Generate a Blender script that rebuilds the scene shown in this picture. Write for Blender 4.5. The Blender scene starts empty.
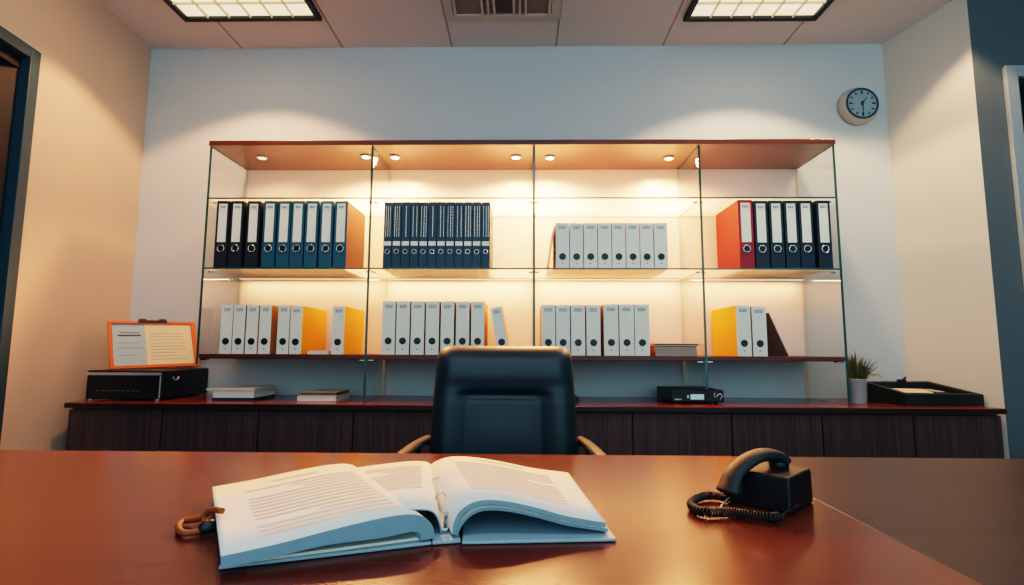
import bpy, bmesh, math, random
from mathutils import Vector, Matrix
random.seed(7)
sc = bpy.context.scene
C = sc.collection
PI = math.pi
DESK = 0.76          # height of desk and sideboard tops
CEIL = 2.7276
YW = 2.859           # back wall
YF = 2.4955          # front of the shelving
YB = 2.839           # back of the shelving

# ------------------------------------------------------------------ camera
FPX = 529.84
pi_, ya_, ro_ = math.radians(6.156), math.radians(-1.105), math.radians(0.258)
CAM = Vector((0, 0, 1.0055))
fw = Vector((math.sin(ya_) * math.cos(pi_), math.cos(ya_) * math.cos(pi_), math.sin(pi_)))
r0 = Vector((math.cos(ya_), -math.sin(ya_), 0))
u0 = r0.cross(fw)
rr = r0 * math.cos(ro_) + u0 * math.sin(ro_)
uu = u0 * math.cos(ro_) - r0 * math.sin(ro_)
cd = bpy.data.cameras.new('camera'); cam = bpy.data.objects.new('camera', cd); C.objects.link(cam)
cd.sensor_width = 36; cd.lens = FPX / 1024 * 36; cd.clip_start = 0.02; cd.clip_end = 50
cam.matrix_world = Matrix(((rr.x, uu.x, -fw.x, CAM.x), (rr.y, uu.y, -fw.y, CAM.y), (rr.z, uu.z, -fw.z, CAM.z), (0, 0, 0, 1)))
sc.camera = cam

def ray(x, y): return fw + rr * ((x - 512) / FPX) - uu * ((y - 292.5) / FPX)
def at_y(x, y, Y): d = ray(x, y); return CAM + d * (Y / d.y)          # measured point on a vertical plane
def at_z(x, y, z): d = ray(x, y); return CAM + d * ((z - CAM.z) / d.z)  # measured point on a level plane
def wx(px, py, Y): return at_y(px, py, Y).x

# ------------------------------------------------------------------ materials
def hexl(h):
    h = h.lstrip('#'); o = []
    for i in (0, 2, 4):
        c = int(h[i:i + 2], 16) / 255
        o.append(c / 12.92 if c <= 0.04045 else ((c + 0.055) / 1.055) ** 2.4)
    return (*o, 1)
def newmat(name):
    m = bpy.data.materials.new(name); m.use_nodes = True
    nt = m.node_tree; return m, nt, nt.nodes['Principled BSDF']
def mat(name, col, rough=0.5, metal=0.0, spec=0.5, coat=0.0, noise=0.06, nscale=40, bump=0.0, sheen=0.0, emit=None, estr=0):
    m, nt, b = newmat(name)
    c = hexl(col) if isinstance(col, str) else col
    tc = nt.nodes.new('ShaderNodeTexCoord'); nz = nt.nodes.new('ShaderNodeTexNoise'); nz.inputs['Scale'].default_value = nscale
    nz.inputs['Detail'].default_value = 4
    nt.links.new(tc.outputs['Object'], nz.inputs['Vector'])
    mx = nt.nodes.new('ShaderNodeMix'); mx.data_type = 'RGBA'
    mx.inputs['A'].default_value = (*[v * (1 - noise) for v in c[:3]], 1); mx.inputs['B'].default_value = (*[min(1, v * (1 + noise)) for v in c[:3]], 1)
    nt.links.new(nz.outputs['Fac'], mx.inputs['Factor']); nt.links.new(mx.outputs['Result'], b.inputs['Base Color'])
    b.inputs['Roughness'].default_value = rough; b.inputs['Metallic'].default_value = metal
    b.inputs['Specular IOR Level'].default_value = spec; b.inputs['Coat Weight'].default_value = coat
    b.inputs['Coat Roughness'].default_value = 0.08
    if sheen: b.inputs['Sheen Weight'].default_value = sheen
    if bump:
        bp = nt.nodes.new('ShaderNodeBump'); bp.inputs['Strength'].default_value = bump; bp.inputs['Distance'].default_value = 0.002
        nt.links.new(nz.outputs['Fac'], bp.inputs['Height']); nt.links.new(bp.outputs['Normal'], b.inputs['Normal'])
    if emit:
        b.inputs['Emission Color'].default_value = hexl(emit); b.inputs['Emission Strength'].default_value = estr
    return m
def wood(name, c1, c2, rough, axis='X', coat=0.0, spec=0.5, scale=1.0):
    m, nt, b = newmat(name)
    tc = nt.nodes.new('ShaderNodeTexCoord'); mp = nt.nodes.new('ShaderNodeMapping')
    s = {'X': (1.2, 26, 26), 'Z': (40, 40, 1.2)}[axis]
    mp.inputs['Scale'].default_value = tuple(v * scale for v in s)
    nt.links.new(tc.outputs['Object'], mp.inputs['Vector'])
    nz = nt.nodes.new('ShaderNodeTexNoise'); nz.inputs['Scale'].default_value = 2.0; nz.inputs['Detail'].default_value = 6; nz.inputs['Distortion'].default_value = 0.4
    nt.links.new(mp.outputs['Vector'], nz.inputs['Vector'])
    rp = nt.nodes.new('ShaderNodeValToRGB'); rp.color_ramp.elements[0].position = 0.3; rp.color_ramp.elements[1].position = 0.72
    rp.color_ramp.elements[0].color = hexl(c1); rp.color_ramp.elements[1].color = hexl(c2)
    nt.links.new(nz.outputs['Fac'], rp.inputs['Fac']); nt.links.new(rp.outputs['Color'], b.inputs['Base Color'])
    b.inputs['Roughness'].default_value = rough; b.inputs['Coat Weight'].default_value = coat; b.inputs['Coat Roughness'].default_value = 0.15
    b.inputs['Specular IOR Level'].default_value = spec
    return m
def glass_mat(name, tint, fres=1.0, frost=0):
    m = bpy.data.materials.new(name); m.use_nodes = True; nt = m.node_tree; nt.nodes.clear()
    out = nt.nodes.new('ShaderNodeOutputMaterial'); tr = nt.nodes.new('ShaderNodeBsdfTransparent'); gl = nt.nodes.new('ShaderNodeBsdfGlossy')
    fr = nt.nodes.new('ShaderNodeFresnel'); fr.inputs['IOR'].default_value = 1.45
    tr.inputs['Color'].default_value = tint; gl.inputs['Roughness'].default_value = 0.02; gl.inputs['Color'].default_value = (.9, .95, .93, 1)
    mx = nt.nodes.new('ShaderNodeMixShader'); ml = nt.nodes.new('ShaderNodeMath'); ml.operation = 'MULTIPLY'; ml.inputs[1].default_value = fres
    nt.links.new(fr.outputs['Fac'], ml.inputs[0]); nt.links.new(ml.outputs[0], mx.inputs['Fac'])
    nt.links.new(tr.outputs[0], mx.inputs[1]); nt.links.new(gl.outputs[0], mx.inputs[2]); last = mx
    if frost:   # a softly scattering underside
        tl = nt.nodes.new('ShaderNodeBsdfTranslucent'); tl.inputs['Color'].default_value = (.95, .94, .9, 1); m2 = nt.nodes.new('ShaderNodeMixShader'); m2.inputs['Fac'].default_value = frost
        nt.links.new(mx.outputs[0], m2.inputs[1]); nt.links.new(tl.outputs[0], m2.inputs[2]); last = m2
    nt.links.new(last.outputs[0], out.inputs['Surface'])
    return m
def wall_mat(name, col, rough=0.75):
    m = mat(name, col, rough, noise=0.02, nscale=6, spec=0.25); return m
M = {}
M['wall_back'] = wall_mat('back_wall_paint', '#c3cbcd')
M['wall_left'] = wall_mat('left_wall_paint', '#d2bba8')
M['wall_right'] = wall_mat('right_wall_paint', '#d6d4cc')
M['wall_blue'] = wall_mat('corridor_wall_paint', '#5f6a70')
M['ceiling'] = mat('ceiling_tile', '#d6cbc6', 0.9, spec=.1, noise=.03, nscale=90)
M['joint'] = mat('ceiling_tile_joint', '#a8988f', 0.9, spec=.1)
M['carpet'] = mat('carpet', '#4a4642', 0.95, noise=0.3, nscale=220, bump=0.6)
M['teal_frame'] = mat('teal_painted_frame', '#2f4a58', 0.45)
M['dark_blind'] = mat('dark_blind_fabric', '#04070b', 0.6)
M['dark_glass'] = mat('night_window_glass', '#05080c', 0.08)
M['casing'] = mat('door_casing_paint', '#98a6ae', 0.4)
M['door_dark'] = mat('dark_door_leaf', '#0b1016', 0.5)
M['desk'] = wood('mahogany_desk', '#4c2015', '#5e2b1d', 0.22, 'X', coat=0.0, spec=.22)
M['side'] = wood('dark_wood_desk', '#211c21', '#30292e', 0.4, 'X', coat=0.0, spec=.16)
M['worktop'] = wood('mahogany_worktop', '#6a2416', '#843422', 0.24, 'X', coat=0.3)
M['walnut'] = wood('dark_walnut_front', '#47302f', '#684a48', 0.5, 'Z')
M['walnut_edge'] = mat('dark_walnut_edge', '#20140f', 0.4)
M['shelfwood'] = wood('shelf_mahogany', '#4a2018', '#5e2c20', 0.4, 'X')
M['shelftop'] = wood('shelf_top_mahogany', '#68483e', '#78564a', 0.3, 'X', coat=0.2)
M['glass'] = glass_mat('clear_shelf_glass', (0.992, 0.997, 0.994, 1), 0.3)
M['glass_edge'] = mat('green_glass_edge', '#2c5651', 0.15, noise=0.1)
M['glass_rear'] = mat('rear_glass_edge', '#c9c4ae', 0.4)
M['glass_frost'] = glass_mat('shelf_glass_underside', (0.992, 0.997, 0.994, 1), 0.3, frost=0.38)
M['panel'] = mat('gloss_back_panel', '#e8dacc', 0.45, coat=0.35, noise=0.01)
M['chrome'] = mat('brushed_steel', '#c8ccce', 0.25, metal=1.0)
M['lamp_on'] = mat('lit_lamp_lens', '#fff2d8', 0.4, emit='#ffdfa8', estr=14)
M['lamp_dim'] = mat('dim_lamp_lens', '#fff2d8', 0.4, emit='#ffdfa8', estr=2.0)
M['diffuser'] = mat('lit_diffuser', '#fff4dd', 0.5, emit='#ffe2b4', estr=1.5)
M['louvre'] = mat('louvre_metal', '#efe0c2', 0.4)
M['black_metal'] = mat('black_metal', '#101316', 0.4)
M['vent_paint'] = mat('vent_paint', '#c9b8ad', 0.6)
M['vent_dark'] = mat('vent_shadow', '#8d796e', 0.8)
M['vent_slot'] = mat('vent_slot', '#5a4c46', 0.8)
M['leather'] = mat('black_leather', '#0c2831', 0.44, nscale=160, bump=0.25, noise=0.12)
M['plastic'] = mat('black_plastic', '#0d1114', 0.42)
M['plastic_rough'] = mat('matt_black_plastic', '#14191d', 0.55)
M['armpad'] = mat('grey_brown_arm_pad', '#2e2c2a', 0.5)
M['paper'] = mat('white_paper', '#e9e4d8', 0.8, noise=0.02, spec=0.2)
M['page_edge'] = mat('blue_shaded_page_edges', '#7d98a6', 0.8, noise=0.1, nscale=300, spec=0.2)  # white paper turned blue: cool ambient light and shade put into the colour
M['ink'] = mat('grey_print', '#cbc5b9', 0.85)
M['ink_dark'] = mat('dark_print', '#6d7a80', 0.8)
M['cover_blue'] = mat('pale_blue_board', '#94aebb', 0.5)
M['leathercord'] = mat('tan_leather_cord', '#8a4a22', 0.55, bump=0.3, nscale=120)
M['navy'] = mat('navy_binder_board', '#10283c', 0.5)
M['nearblack'] = mat('black_blue_binder_board', '#14202e', 0.5)
M['blue'] = mat('blue_binder_board', '#12566c', 0.5)
M['board_brown'] = mat('brown_binder_board', '#54271a', 0.6)
M['slim_navy'] = mat('slim_navy_binder', '#143c50', 0.5)
M['red'] = mat('red_binder_board', '#7c0c14', 0.5)
M['red_dark'] = mat('dark_red_spine', '#8d1a26', 0.5)
M['label'] = mat('white_spine_label', '#e6efe4', 0.6, noise=0.02)
M['greyspine'] = mat('pale_grey_spine', '#e4ece2', 0.6, noise=0.03)
M['tan'] = mat('tan_binder_board', '#c8923c', 0.6)
M['yellow'] = mat('yellow_binder_board', '#e8a408', 0.5)
M['orange_paper'] = mat('orange_cover', '#d0763a', 0.6)
M['hole'] = mat('dark_finger_hole', '#0c1a24', 0.4)
M['brown_folder'] = mat('dark_brown_folder', '#a89286', 0.6)
M['cream'] = mat('cream_card', '#e2cfa8', 0.7)
M['grey_book'] = mat('grey_page_block', '#a39a92', 0.8)
M['brown_cover'] = mat('brown_cover', '#7a5240', 0.6)
M['orange'] = mat('orange_frame', '#e0622a', 0.45)
M['bluepaper'] = mat('pale_blue_sheet', '#9fb9c0', 0.7)
M['screen'] = mat('lit_display', '#a9d6d4', 0.3, emit='#a9d6d4', estr=0.25)
M['silver'] = mat('silver_trim', '#b9c0c2', 0.35, metal=0.6)
M['clock_body'] = mat('pale_clock_body', '#b0a8a4', 0.5)
M['clock_ring'] = mat('teal_clock_ring', '#24404c', 0.35)
M['clock_face'] = mat('pale_clock_face', '#8ba2ac', 0.6)
M['cup'] = mat('brushed_cup_metal', '#b4bec2', 0.3, metal=0.25)
M['leaf'] = mat('grass_leaf', '#5a5c30', 0.6, noise=0.4, nscale=25)
M['leaf_dry'] = mat('dry_leaf', '#8a7848', 0.6, noise=0.3, nscale=25)
M['soil'] = mat('soil', '#1c1410', 0.9)

# ------------------------------------------------------------------ mesh helpers
class MB:
    def __init__(s): s.b = bmesh.new(); s.mats = []
    def mi(s, m):
        if m not in s.mats: s.mats.append(m)
        return s.mats.index(m)
    def hexa(s, p, m, bev=0.0, seg=2, fm=None):
        """p: 8 corners, bottom ring 4 (ccw from above) then top ring 4"""
        vs = [s.b.verts.new(q) for q in p]
        fs = []
        for k, idx in enumerate(((3, 2, 1, 0), (4, 5, 6, 7), (0, 1, 5, 4), (1, 2, 6, 5), (2, 3, 7, 6), (3, 0, 4, 7))):
            f = s.b.faces.new([vs[i] for i in idx]); f.material_index = s.mi((fm or {}).get(k, m)); fs.append(f)
        if bev:
            es = list({e for f in fs for e in f.edges})
            bmesh.ops.bevel(s.b, geom=es, offset=bev, segments=seg, affect='EDGES', profile=0.5, clamp_overlap=True)
        return s
    def box(s, x0, x1, y0, y1, z0, z1, m, bev=0.0, seg=2, fm=None):
        """fm keys: 0 bottom 1 top 2 front(-y) 3 right 4 back 5 left"""
        return s.hexa([(x0, y0, z0), (x1, y0, z0), (x1, y1, z0), (x0, y1, z0), (x0, y0, z1), (x1, y0, z1), (x1, y1, z1), (x0, y1, z1)], m, bev, seg, fm)
    def quad(s, p, m):
        f = s.b.faces.new([s.b.verts.new(q) for q in p]); f.material_index = s.mi(m); return s
    def lathe(s, prof, m, o=(0, 0, 0), ax=(0, 0, 1), n=32, caps=True):
        """prof: list of (r, h) along axis"""
        o = Vector(o); ax = Vector(ax).normalized()
        t = Vector((1, 0, 0)) if abs(ax.x) < 0.9 else Vector((0, 1, 0))
        e1 = ax.cross(t).normalized(); e2 = ax.cross(e1)
        rings = []
        for r, h in prof:
            rings.append([s.b.verts.new(o + ax * h + (e1 * math.cos(2 * PI * i / n) + e2 * math.sin(2 * PI * i / n)) * r) for i in range(n)])
        k = s.mi(m)
        for a, b in zip(rings, rings[1:]):
            for i in range(n):
                f = s.b.faces.new((a[i], a[(i + 1) % n], b[(i + 1) % n], b[i])); f.material_index = k; f.smooth = True
        if caps:
            for q, rev in ((rings[0], True), (rings[-1], False)):
                f = s.b.faces.new(q[::-1] if rev else q); f.material_index = k
        return s
    def cyl(s, a, b, r, m, n=16, r2=None):
        a = Vector(a); b = Vector(b); d = b - a
        return s.lathe([(r, 0), (r if r2 is None else r2, d.length)], m, a, d, n)
    def tube(s, pts, r, m, n=8, flat=1.0, up=None, closed=False):
        """swept tube; r number or list; flat squashes along the normal"""
        pts = [Vector(p) for p in pts]; N = len(pts); k = s.mi(m); rings = []
        prev = None
        for i, p in enumerate(pts):
            if closed: t = (pts[(i + 1) % N] - pts[i - 1]).normalized()
            else: t = (pts[min(i + 1, N - 1)] - pts[max(i - 1, 0)]).normalized()
            if up is not None: e1 = Vector(up)
            elif prev is not None: e1 = prev
            else: e1 = Vector((0, 0, 1)) if abs(t.z) < 0.9 else Vector((1, 0, 0))
            e1 = (e1 - t * e1.dot(t)).normalized(); prev = e1; e2 = t.cross(e1)
            R = r[i] if isinstance(r, (list, tuple)) else r
            F = flat[i] if isinstance(flat, (list, tuple)) else flat
            rings.append([s.b.verts.new(p + e1 * math.cos(2 * PI * j / n) * R * F + e2 * math.sin(2 * PI * j / n) * R) for j in range(n)])
        pairs = list(zip(rings, rings[1:])) + ([(rings[-1], rings[0])] if closed else [])
        for a, b in pairs:
            for j in range(n):
                f = s.b.faces.new((a[j], a[(j + 1) % n], b[(j + 1) % n], b[j])); f.material_index = k; f.smooth = True
        if not closed:
            f = s.b.faces.new(rings[0][::-1]); f.material_index = k
            f = s.b.faces.new(rings[-1]); f.material_index = k
        return s
    def torus(s, o, ax, R, r, m, n=24, k=8):
        o = Vector(o); ax = Vector(ax).normalized(); t = Vector((1, 0, 0)) if abs(ax.x) < 0.9 else Vector((0, 1, 0))
        e1 = ax.cross(t).normalized(); e2 = ax.cross(e1)
        return s.tube([o + (e1 * math.cos(2 * PI * i / n) + e2 * math.sin(2 * PI * i / n)) * R for i in range(n)], r, m, k, up=ax, closed=True)
    def prism(s, poly, lo, hi, m, axis='y', bev=0, fmside=None):
        """poly: 2D list; axis y -> (x,z), axis x -> (y,z), axis z -> (x,y)"""
        def P(q, h): return {'y': (q[0], h, q[1]), 'x': (h, q[0], q[1]), 'z': (q[0], q[1], h)}[axis]
        a = [s.b.verts.new(P(q, lo)) for q in poly]; b = [s.b.verts.new(P(q, hi)) for q in poly]; k = s.mi(m); n = len(poly); fs = []
        fs.append(s.b.faces.new(a)); fs.append(s.b.faces.new(b[::-1]))
        for i in range(n): fs.append(s.b.faces.new((a[i], b[i], b[(i + 1) % n], a[(i + 1) % n])))
        for f in fs: f.material_index = k
        if bev: bmesh.ops.bevel(s.b, geom=list({e for f in fs for e in f.edges}), offset=bev, segments=2, affect='EDGES')
        return s
    def build(s, name, parent=None, off=(0, 0, 0), smooth=False):
        bmesh.ops.recalc_face_normals(s.b, faces=s.b.faces)
        me = bpy.data.meshes.new(name); off = Vector(off)
        for v in s.b.verts: v.co -= off
        s.b.to_mesh(me); s.b.free()
        for m in s.mats: me.materials.append(M[m])
        if smooth:
            for p in me.polygons: p.use_smooth = True
        o = bpy.data.objects.new(name, me); C.objects.link(o)
        if parent: o.parent = parent
        return o

def tag(o, label, cat, group=None):
    o['label'] = label; o['category'] = cat
    if group: o['group'] = group
    return o
def thing(name, label, cat, loc=(0, 0, 0), rot=(0, 0, 0), group=None):
    o = bpy.data.objects.new(name, None); C.objects.link(o); o.location = loc; o.rotation_euler = rot
    o.empty_display_size = 0.05
    return tag(o, label, cat, group)
def copy_tree(o, parent=None):
    c = o.copy(); C.objects.link(c)
    if parent: c.parent = parent
    for ch in list(o.children): copy_tree(ch, c)
    return c
def struct(o): o['kind'] = 'structure'; return o

# ------------------------------------------------------------------ room shell
XL, XR, SL, SR = -2.149, 2.026, 0.0875, 0.2504
Y0 = -1.6            # open end of the room, behind the camera
XE = 3.6
YR = 2.4254          # where the right wall ends in a corner
def lw(s_, n_, z): return (XL + SL * s_ - n_, YW - s_, z)       # left wall frame: s toward camera, n outward
def lbox(mb, s0, s1, n0, n1, z0, z1, m, bev=0):
    return mb.hexa([lw(s1, n1, z0), lw(s1, n0, z0), lw(s0, n0, z0), lw(s0, n1, z0), lw(s1, n1, z1), lw(s1, n0, z1), lw(s0, n0, z1), lw(s0, n1, z1)], m, bev)
b = MB(); b.box(-2.4, 2.16, YW, YW + 0.1, 0, CEIL, 'wall_back'); struct(b.build('wall_back'))
b = MB(); b.box(-2.4, XE + .1, Y0, YW + 0.1, CEIL, CEIL + 0.08, 'ceiling')
for x in (-1.62, -1.035, -.405, .19, .795, 1.475): b.box(x - .005, x + .005, 1.25, YW, CEIL - .0015, CEIL + .001, 'joint')
struct(b.build('ceiling'))
b = MB(); b.box(-2.4, XE + .1, Y0, YW + 0.1, -0.08, 0, 'carpet'); struct(b.build('floor'))
WS0, WS1, WZ = 0.728, 2.6, 2.272
b = MB()
lbox(b, 0, WS0, 0, 0.12, 0, CEIL, 'wall_left'); lbox(b, WS1, YW - Y0, 0, 0.12, 0, CEIL, 'wall_left'); lbox(b, WS0, WS1, 0, 0.12, WZ, CEIL, 'wall_left')
struct(b.build('wall_left'))
w1 = bpy.data.objects.new('window_1', None); C.objects.link(w1); w1['kind'] = 'structure'
b = MB(); fwid = 0.05
lbox(b, WS0, WS0 + fwid, -0.004, 0.12, 0.0, WZ, 'teal_frame', .003); lbox(b, WS1 - fwid, WS1, -0.004, 0.12, 0.0, WZ, 'teal_frame', .003)
lbox(b, WS0 + fwid, WS1 - fwid, -0.004, 0.12, WZ - fwid, WZ, 'teal_frame', .003); lbox(b, WS0 + fwid, WS1 - fwid, -0.004, 0.12, 0, 0.06, 'teal_frame', .003)
struct(b.build('window_frame', w1))
b = MB(); lbox(b, WS0 + fwid, WS1 - fwid, 0.1, 0.11, 0.06, WZ - fwid, 'dark_glass'); struct(b.build('window_pane', w1))
bl = thing('vertical_blind', 'dark closed vertical blind in the tall window on the left wall', 'blind', lw(1.6, 0.06, 0.06))
b = MB(); lbox(b, WS0 + fwid + .004, WS1 - fwid - .004, 0.035, 0.085, WZ - fwid - .05, WZ - fwid - .002, 'dark_blind', .003); b.build('head_rail', bl, bl.location)
b = MB(); n = 20; L0 = WS0 + fwid + .01; dl = (WS1 - WS0 - 2 * fwid - .02) / n
for i in range(n):
    a0, a1 = L0 + dl * i, L0 + dl * (i + 1) - .004
    b.hexa([lw(a1, .085, .08), lw(a1, .08, .08), lw(a0, .04, .08), lw(a0, .045, .08), lw(a1, .085, 2.175), lw(a1, .08, 2.175), lw(a0, .04, 2.175), lw(a0, .045, 2.175)], 'dark_blind')
b.build('slats', bl, bl.location)
# right wall, corner, return wall with a doorway
def rw(y): return XR + SR * (YW - y)
b = MB(); b.prism([(rw(YW), YW), (rw(YR), YR), (rw(YR) + .14, YR + .03), (rw(YW) + .14, YW)], 0, CEIL, 'wall_right', 'z'); struct(b.build('wall_right'))
DX0, DX1, DZ = 2.323, 3.15, 2.29
b = MB(); b.box(rw(YR) + .002, DX0, YR, YR + .12, 0, CEIL, 'wall_blue'); b.box(DX1, XE, YR, YR + .12, 0, CEIL, 'wall_blue'); b.box(DX0, DX1, YR, YR + .12, DZ, CEIL, 'wall_blue')
struct(b.build('wall_side'))
b = MB(); b.box(XE, XE + .1, Y0, YR + .12, 0, CEIL, 'wall_blue'); struct(b.build('wall_end'))
d1 = bpy.data.objects.new('door_1', None); C.objects.link(d1); d1['kind'] = 'structure'
b = MB(); cw = .056
b.box(DX0 - cw, DX0, YR - .022, YR, 0, DZ + cw, 'casing', .004); b.box(DX1, DX1 + cw, YR - .022, YR, 0, DZ + cw, 'casing', .004); b.box(DX0, DX1, YR - .022, YR, DZ, DZ + cw, 'casing', .004)
struct(b.build('door_casing', d1))
b = MB(); b.box(DX0 + .004, DX1 - .004, YR + .06, YR + .1, .01, DZ - .004, 'door_dark', .003)
for z0, z1 in ((.15, .95), (1.1, 2.1)):
    b.box(DX0 + .12, DX1 - .12, YR + .052, YR + .062, z0, z1, 'door_dark', .004)
struct(b.build('door_leaf', d1))
b = MB(); b.cyl((DX0 + .07, YR + .06, 1.0), (DX0 + .07, YR + .01, 1.0), .01, 'chrome'); b.cyl((DX0 + .07, YR + .012, 1.0), (DX0 + .18, YR + .012, 1.0), .009, 'chrome'); struct(b.build('door_handle', d1))

# ------------------------------------------------------------------ ceiling lights and vent
def ceiling_light(x0, x1, y0, y1, label):
    t = thing('ceiling_light', label, 'ceiling light', ((x0 + x1) / 2, (y0 + y1) / 2, CEIL), group='recessed ceiling lights')
    w = .028; z0 = CEIL - .022
    b = MB(); b.box(x0, x1, y1 - w, y1, z0, CEIL - .001, 'black_metal', .003); b.box(x0, x1, y0, y0 + w, z0, CEIL - .001, 'black_metal', .003)
    b.box(x0, x0 + w, y0 + w, y1 - w, z0, CEIL - .001, 'black_metal', .003); b.box(x1 - w, x1, y0 + w, y1 - w, z0, CEIL - .001, 'black_metal', .003)
    b.build('frame', t, t.location)
    b = MB(); b.box(x0 + w, x1 - w, y0 + w, y1 - w, CEIL - .006, CEIL - .002, 'diffuser'); b.build('diffuser', t, t.location)
    b = MB(); nx, ny = 6, 10
    for i in range(1, nx):
        x = x0 + w + (x1 - x0 - 2 * w) * i / nx; b.box(x - .003, x + .003, y0 + w, y1 - w, CEIL - .02, CEIL - .0065, 'louvre')
    for j in range(1, ny):
        y = y0 + w + (y1 - y0 - 2 * w) * j / ny; b.box(x0 + w, x1 - w, y - .003, y + .003, CEIL - .019, CEIL - .0065, 'louvre')
    b.build('louvre_grid', t, t.location)
    return t
ceiling_light(-1.772, -1.048, 1.40, 2.58, 'black framed lit grid ceiling light above the left end of the shelving')
ceiling_light(0.834, 1.52, 1.43, 2.61, 'black framed lit grid ceiling light nearest the wall clock')
t = thing('ceiling_vent', 'square air vent in the ceiling between the two grid lights', 'vent', (-.09, 2.3, CEIL))
vx0, vx1, vy0, vy1 = -.40, .19, 2.0, 2.6
b = MB(); w = .045
b.box(vx0, vx1, vy1 - w, vy1, CEIL - .012, CEIL - .001, 'vent_paint', .003); b.box(vx0, vx1, vy0, vy0 + w, CEIL - .012, CEIL - .001, 'vent_paint', .003)
b.box(vx0, vx0 + w, vy0 + w, vy1 - w, CEIL - .012, CEIL - .001, 'vent_paint', .003); b.box(vx1 - w, vx1, vy0 + w, vy1 - w, CEIL - .012, CEIL - .001, 'vent_paint', .003)
b.build('frame', t, t.location)
b = MB(); b.box(vx0 + w, vx1 - w, vy0 + w, vy1 - w, CEIL - .004, CEIL - .001, 'vent_dark'); b.build('backing', t, t.location)
b = MB()
for x in (vx0 + .055, -.205, -.175, -.145, -.045, -.015, .015, vx1 - .055): b.box(x - .006, x + .006, vy0 + w, vy1 - w, CEIL - .016, CEIL - .0045, 'vent_paint')
b.box(-.135, -.055, vy0 + w, vy1 - w - .02, CEIL - .010, CEIL - .0045, 'vent_slot')
b.build('vanes', t, t.location)

# ------------------------------------------------------------------ wall clock
cc = at_y(855.8, 108, YW); t = thing('wall_clock', 'round pale wall clock with dark teal rim high on the back wall', 'clock', (cc.x, YW, cc.z))
AX = (0, -1, 0)
b = MB(); b.lathe([(.100, .002), (.106, .012), (.104, .03), (.094, .05), (.088, .056), (.080, .056)], 'clock_body', ax=AX, n=48); b.build('body', t)
b = MB(); b.torus((0, -.057, 0), AX, .083, .006, 'clock_ring', 48, 8); b.build('rim', t)
b = MB(); b.lathe([(.079, .0562), (.079, .0575)], 'clock_face', ax=AX, n=48); fo = b.build('face', t)
b = MB()
for k in range(12):
    a = k * PI / 6; L = .016 if k % 3 else .02; w = .0035 if k % 3 else .005
    c, s_ = math.cos(a), math.sin(a)
    def cp(u, v, y): return (u * c + v * s_, y, -u * s_ + v * c)
    b.hexa([cp(-w, .072 - L, -.0577), cp(w, .072 - L, -.0577), cp(w, .072 - L, -.0585), cp(-w, .072 - L, -.0585), cp(-w, .072, -.0577), cp(w, .072, -.0577), cp(w, .072, -.0585), cp(-w, .072, -.0585)], 'clock_ring')
b.build('hour_marks', fo)
def hand(ang, L, w, y, nm):
    c, s_ = math.cos(ang), math.sin(ang); b = MB()
    def cp(u, v, yy): return (u * c + v * s_, yy, -u * s_ + v * c)
    b.hexa([cp(-w, -.012, y), cp(w, -.012, y), cp(w, -.012, y - .001), cp(-w, -.012, y - .001), cp(-w * .5, L, y), cp(w * .5, L, y), cp(w * .5, L, y - .001), cp(-w * .5, L, y - .001)], 'clock_ring')
    return b.build(nm, t)
hand(math.radians(36), .042, .004, -.0592, 'hour_hand'); hand(math.radians(178), .062, .003, -.0606, 'minute_hand')
b = MB(); b.lathe([(.008, .0588), (.006, .064)], 'clock_ring', ax=AX, n=16); b.build('hub', t)

# ------------------------------------------------------------------ sideboard: cabinets and worktop
ZC = DESK - .024
YC = 2.433
def lwx(y): return XL + SL * (YW - y)
dpx = [66, 163, 259, 354, 449, 543, 632, 731, 821, 912, 1004]
dx = [wx(p, 425, YC + .012) for p in dpx]; dx[0] = lwx(YC) + .034; dx[-1] = rw(YC) - .008
places = ['at the left wall under the black case', 'under the two small book stacks', 'directly behind the office chair', 'under the black receiver', 'at the right wall under the letter tray']
for k in range(5):
    xa, xm, xb = dx[2 * k], dx[2 * k + 1], dx[2 * k + 2]
    t = thing('cabinet', 'dark walnut low cabinet with two plain doors, ' + places[k], 'cabinet', ((xa + xb) / 2, YC + .2, 0), group='low cabinets along the back wall')
    b = MB(); e = .0015
    bx = min(xb, rw(YW) - .012) if k == 4 else xb
    ax_ = max(xa, lwx(YW) + .012) if k == 0 else xa
    # carcass (its rear follows the wall line at the two ends)
    b.hexa([(xa + e, YC + .02, .06), (xb - e, YC + .02, .06), (bx - e, YW - .01, .06), (ax_ + e, YW - .01, .06), (xa + e, YC + .02, ZC - .002), (xb - e, YC + .02, ZC - .002), (bx - e, YW - .01, ZC - .002), (ax_ + e, YW - .01, ZC - .002)], 'walnut')
    b.build('carcass', t, t.location)
    b = MB(); b.box(xa + .02, min(xb, bx) - .02, YC + .06, YW - .05, 0, .06, 'walnut_edge'); b.build('plinth', t, t.location)
    for p, q in ((xa, xm), (xm, xb)):
        b = MB(); b.box(p + .003, q - .003, YC, YC + .018, .07, ZC - .012, 'walnut', .0015); b.build('door', t, t.location)
b = MB()
b.hexa([(lwx(YC) + .056, YC - .052, ZC), (rw(YC) - .026, YC - .052, ZC), (rw(YW) - .004, YW - .003, ZC), (lwx(YW) + .004, YW - .003, ZC),
        (lwx(YC) + .056, YC - .052, DESK), (rw(YC) - .026, YC - .052, DESK), (rw(YW) - .004, YW - .003, DESK), (lwx(YW) + .004, YW - .003, DESK)], 'worktop', .003, fm={2: 'walnut_edge'})
tag(b.build('worktop'), 'long red mahogany worktop running over the low cabinets along the back wall', 'worktop')

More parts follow.
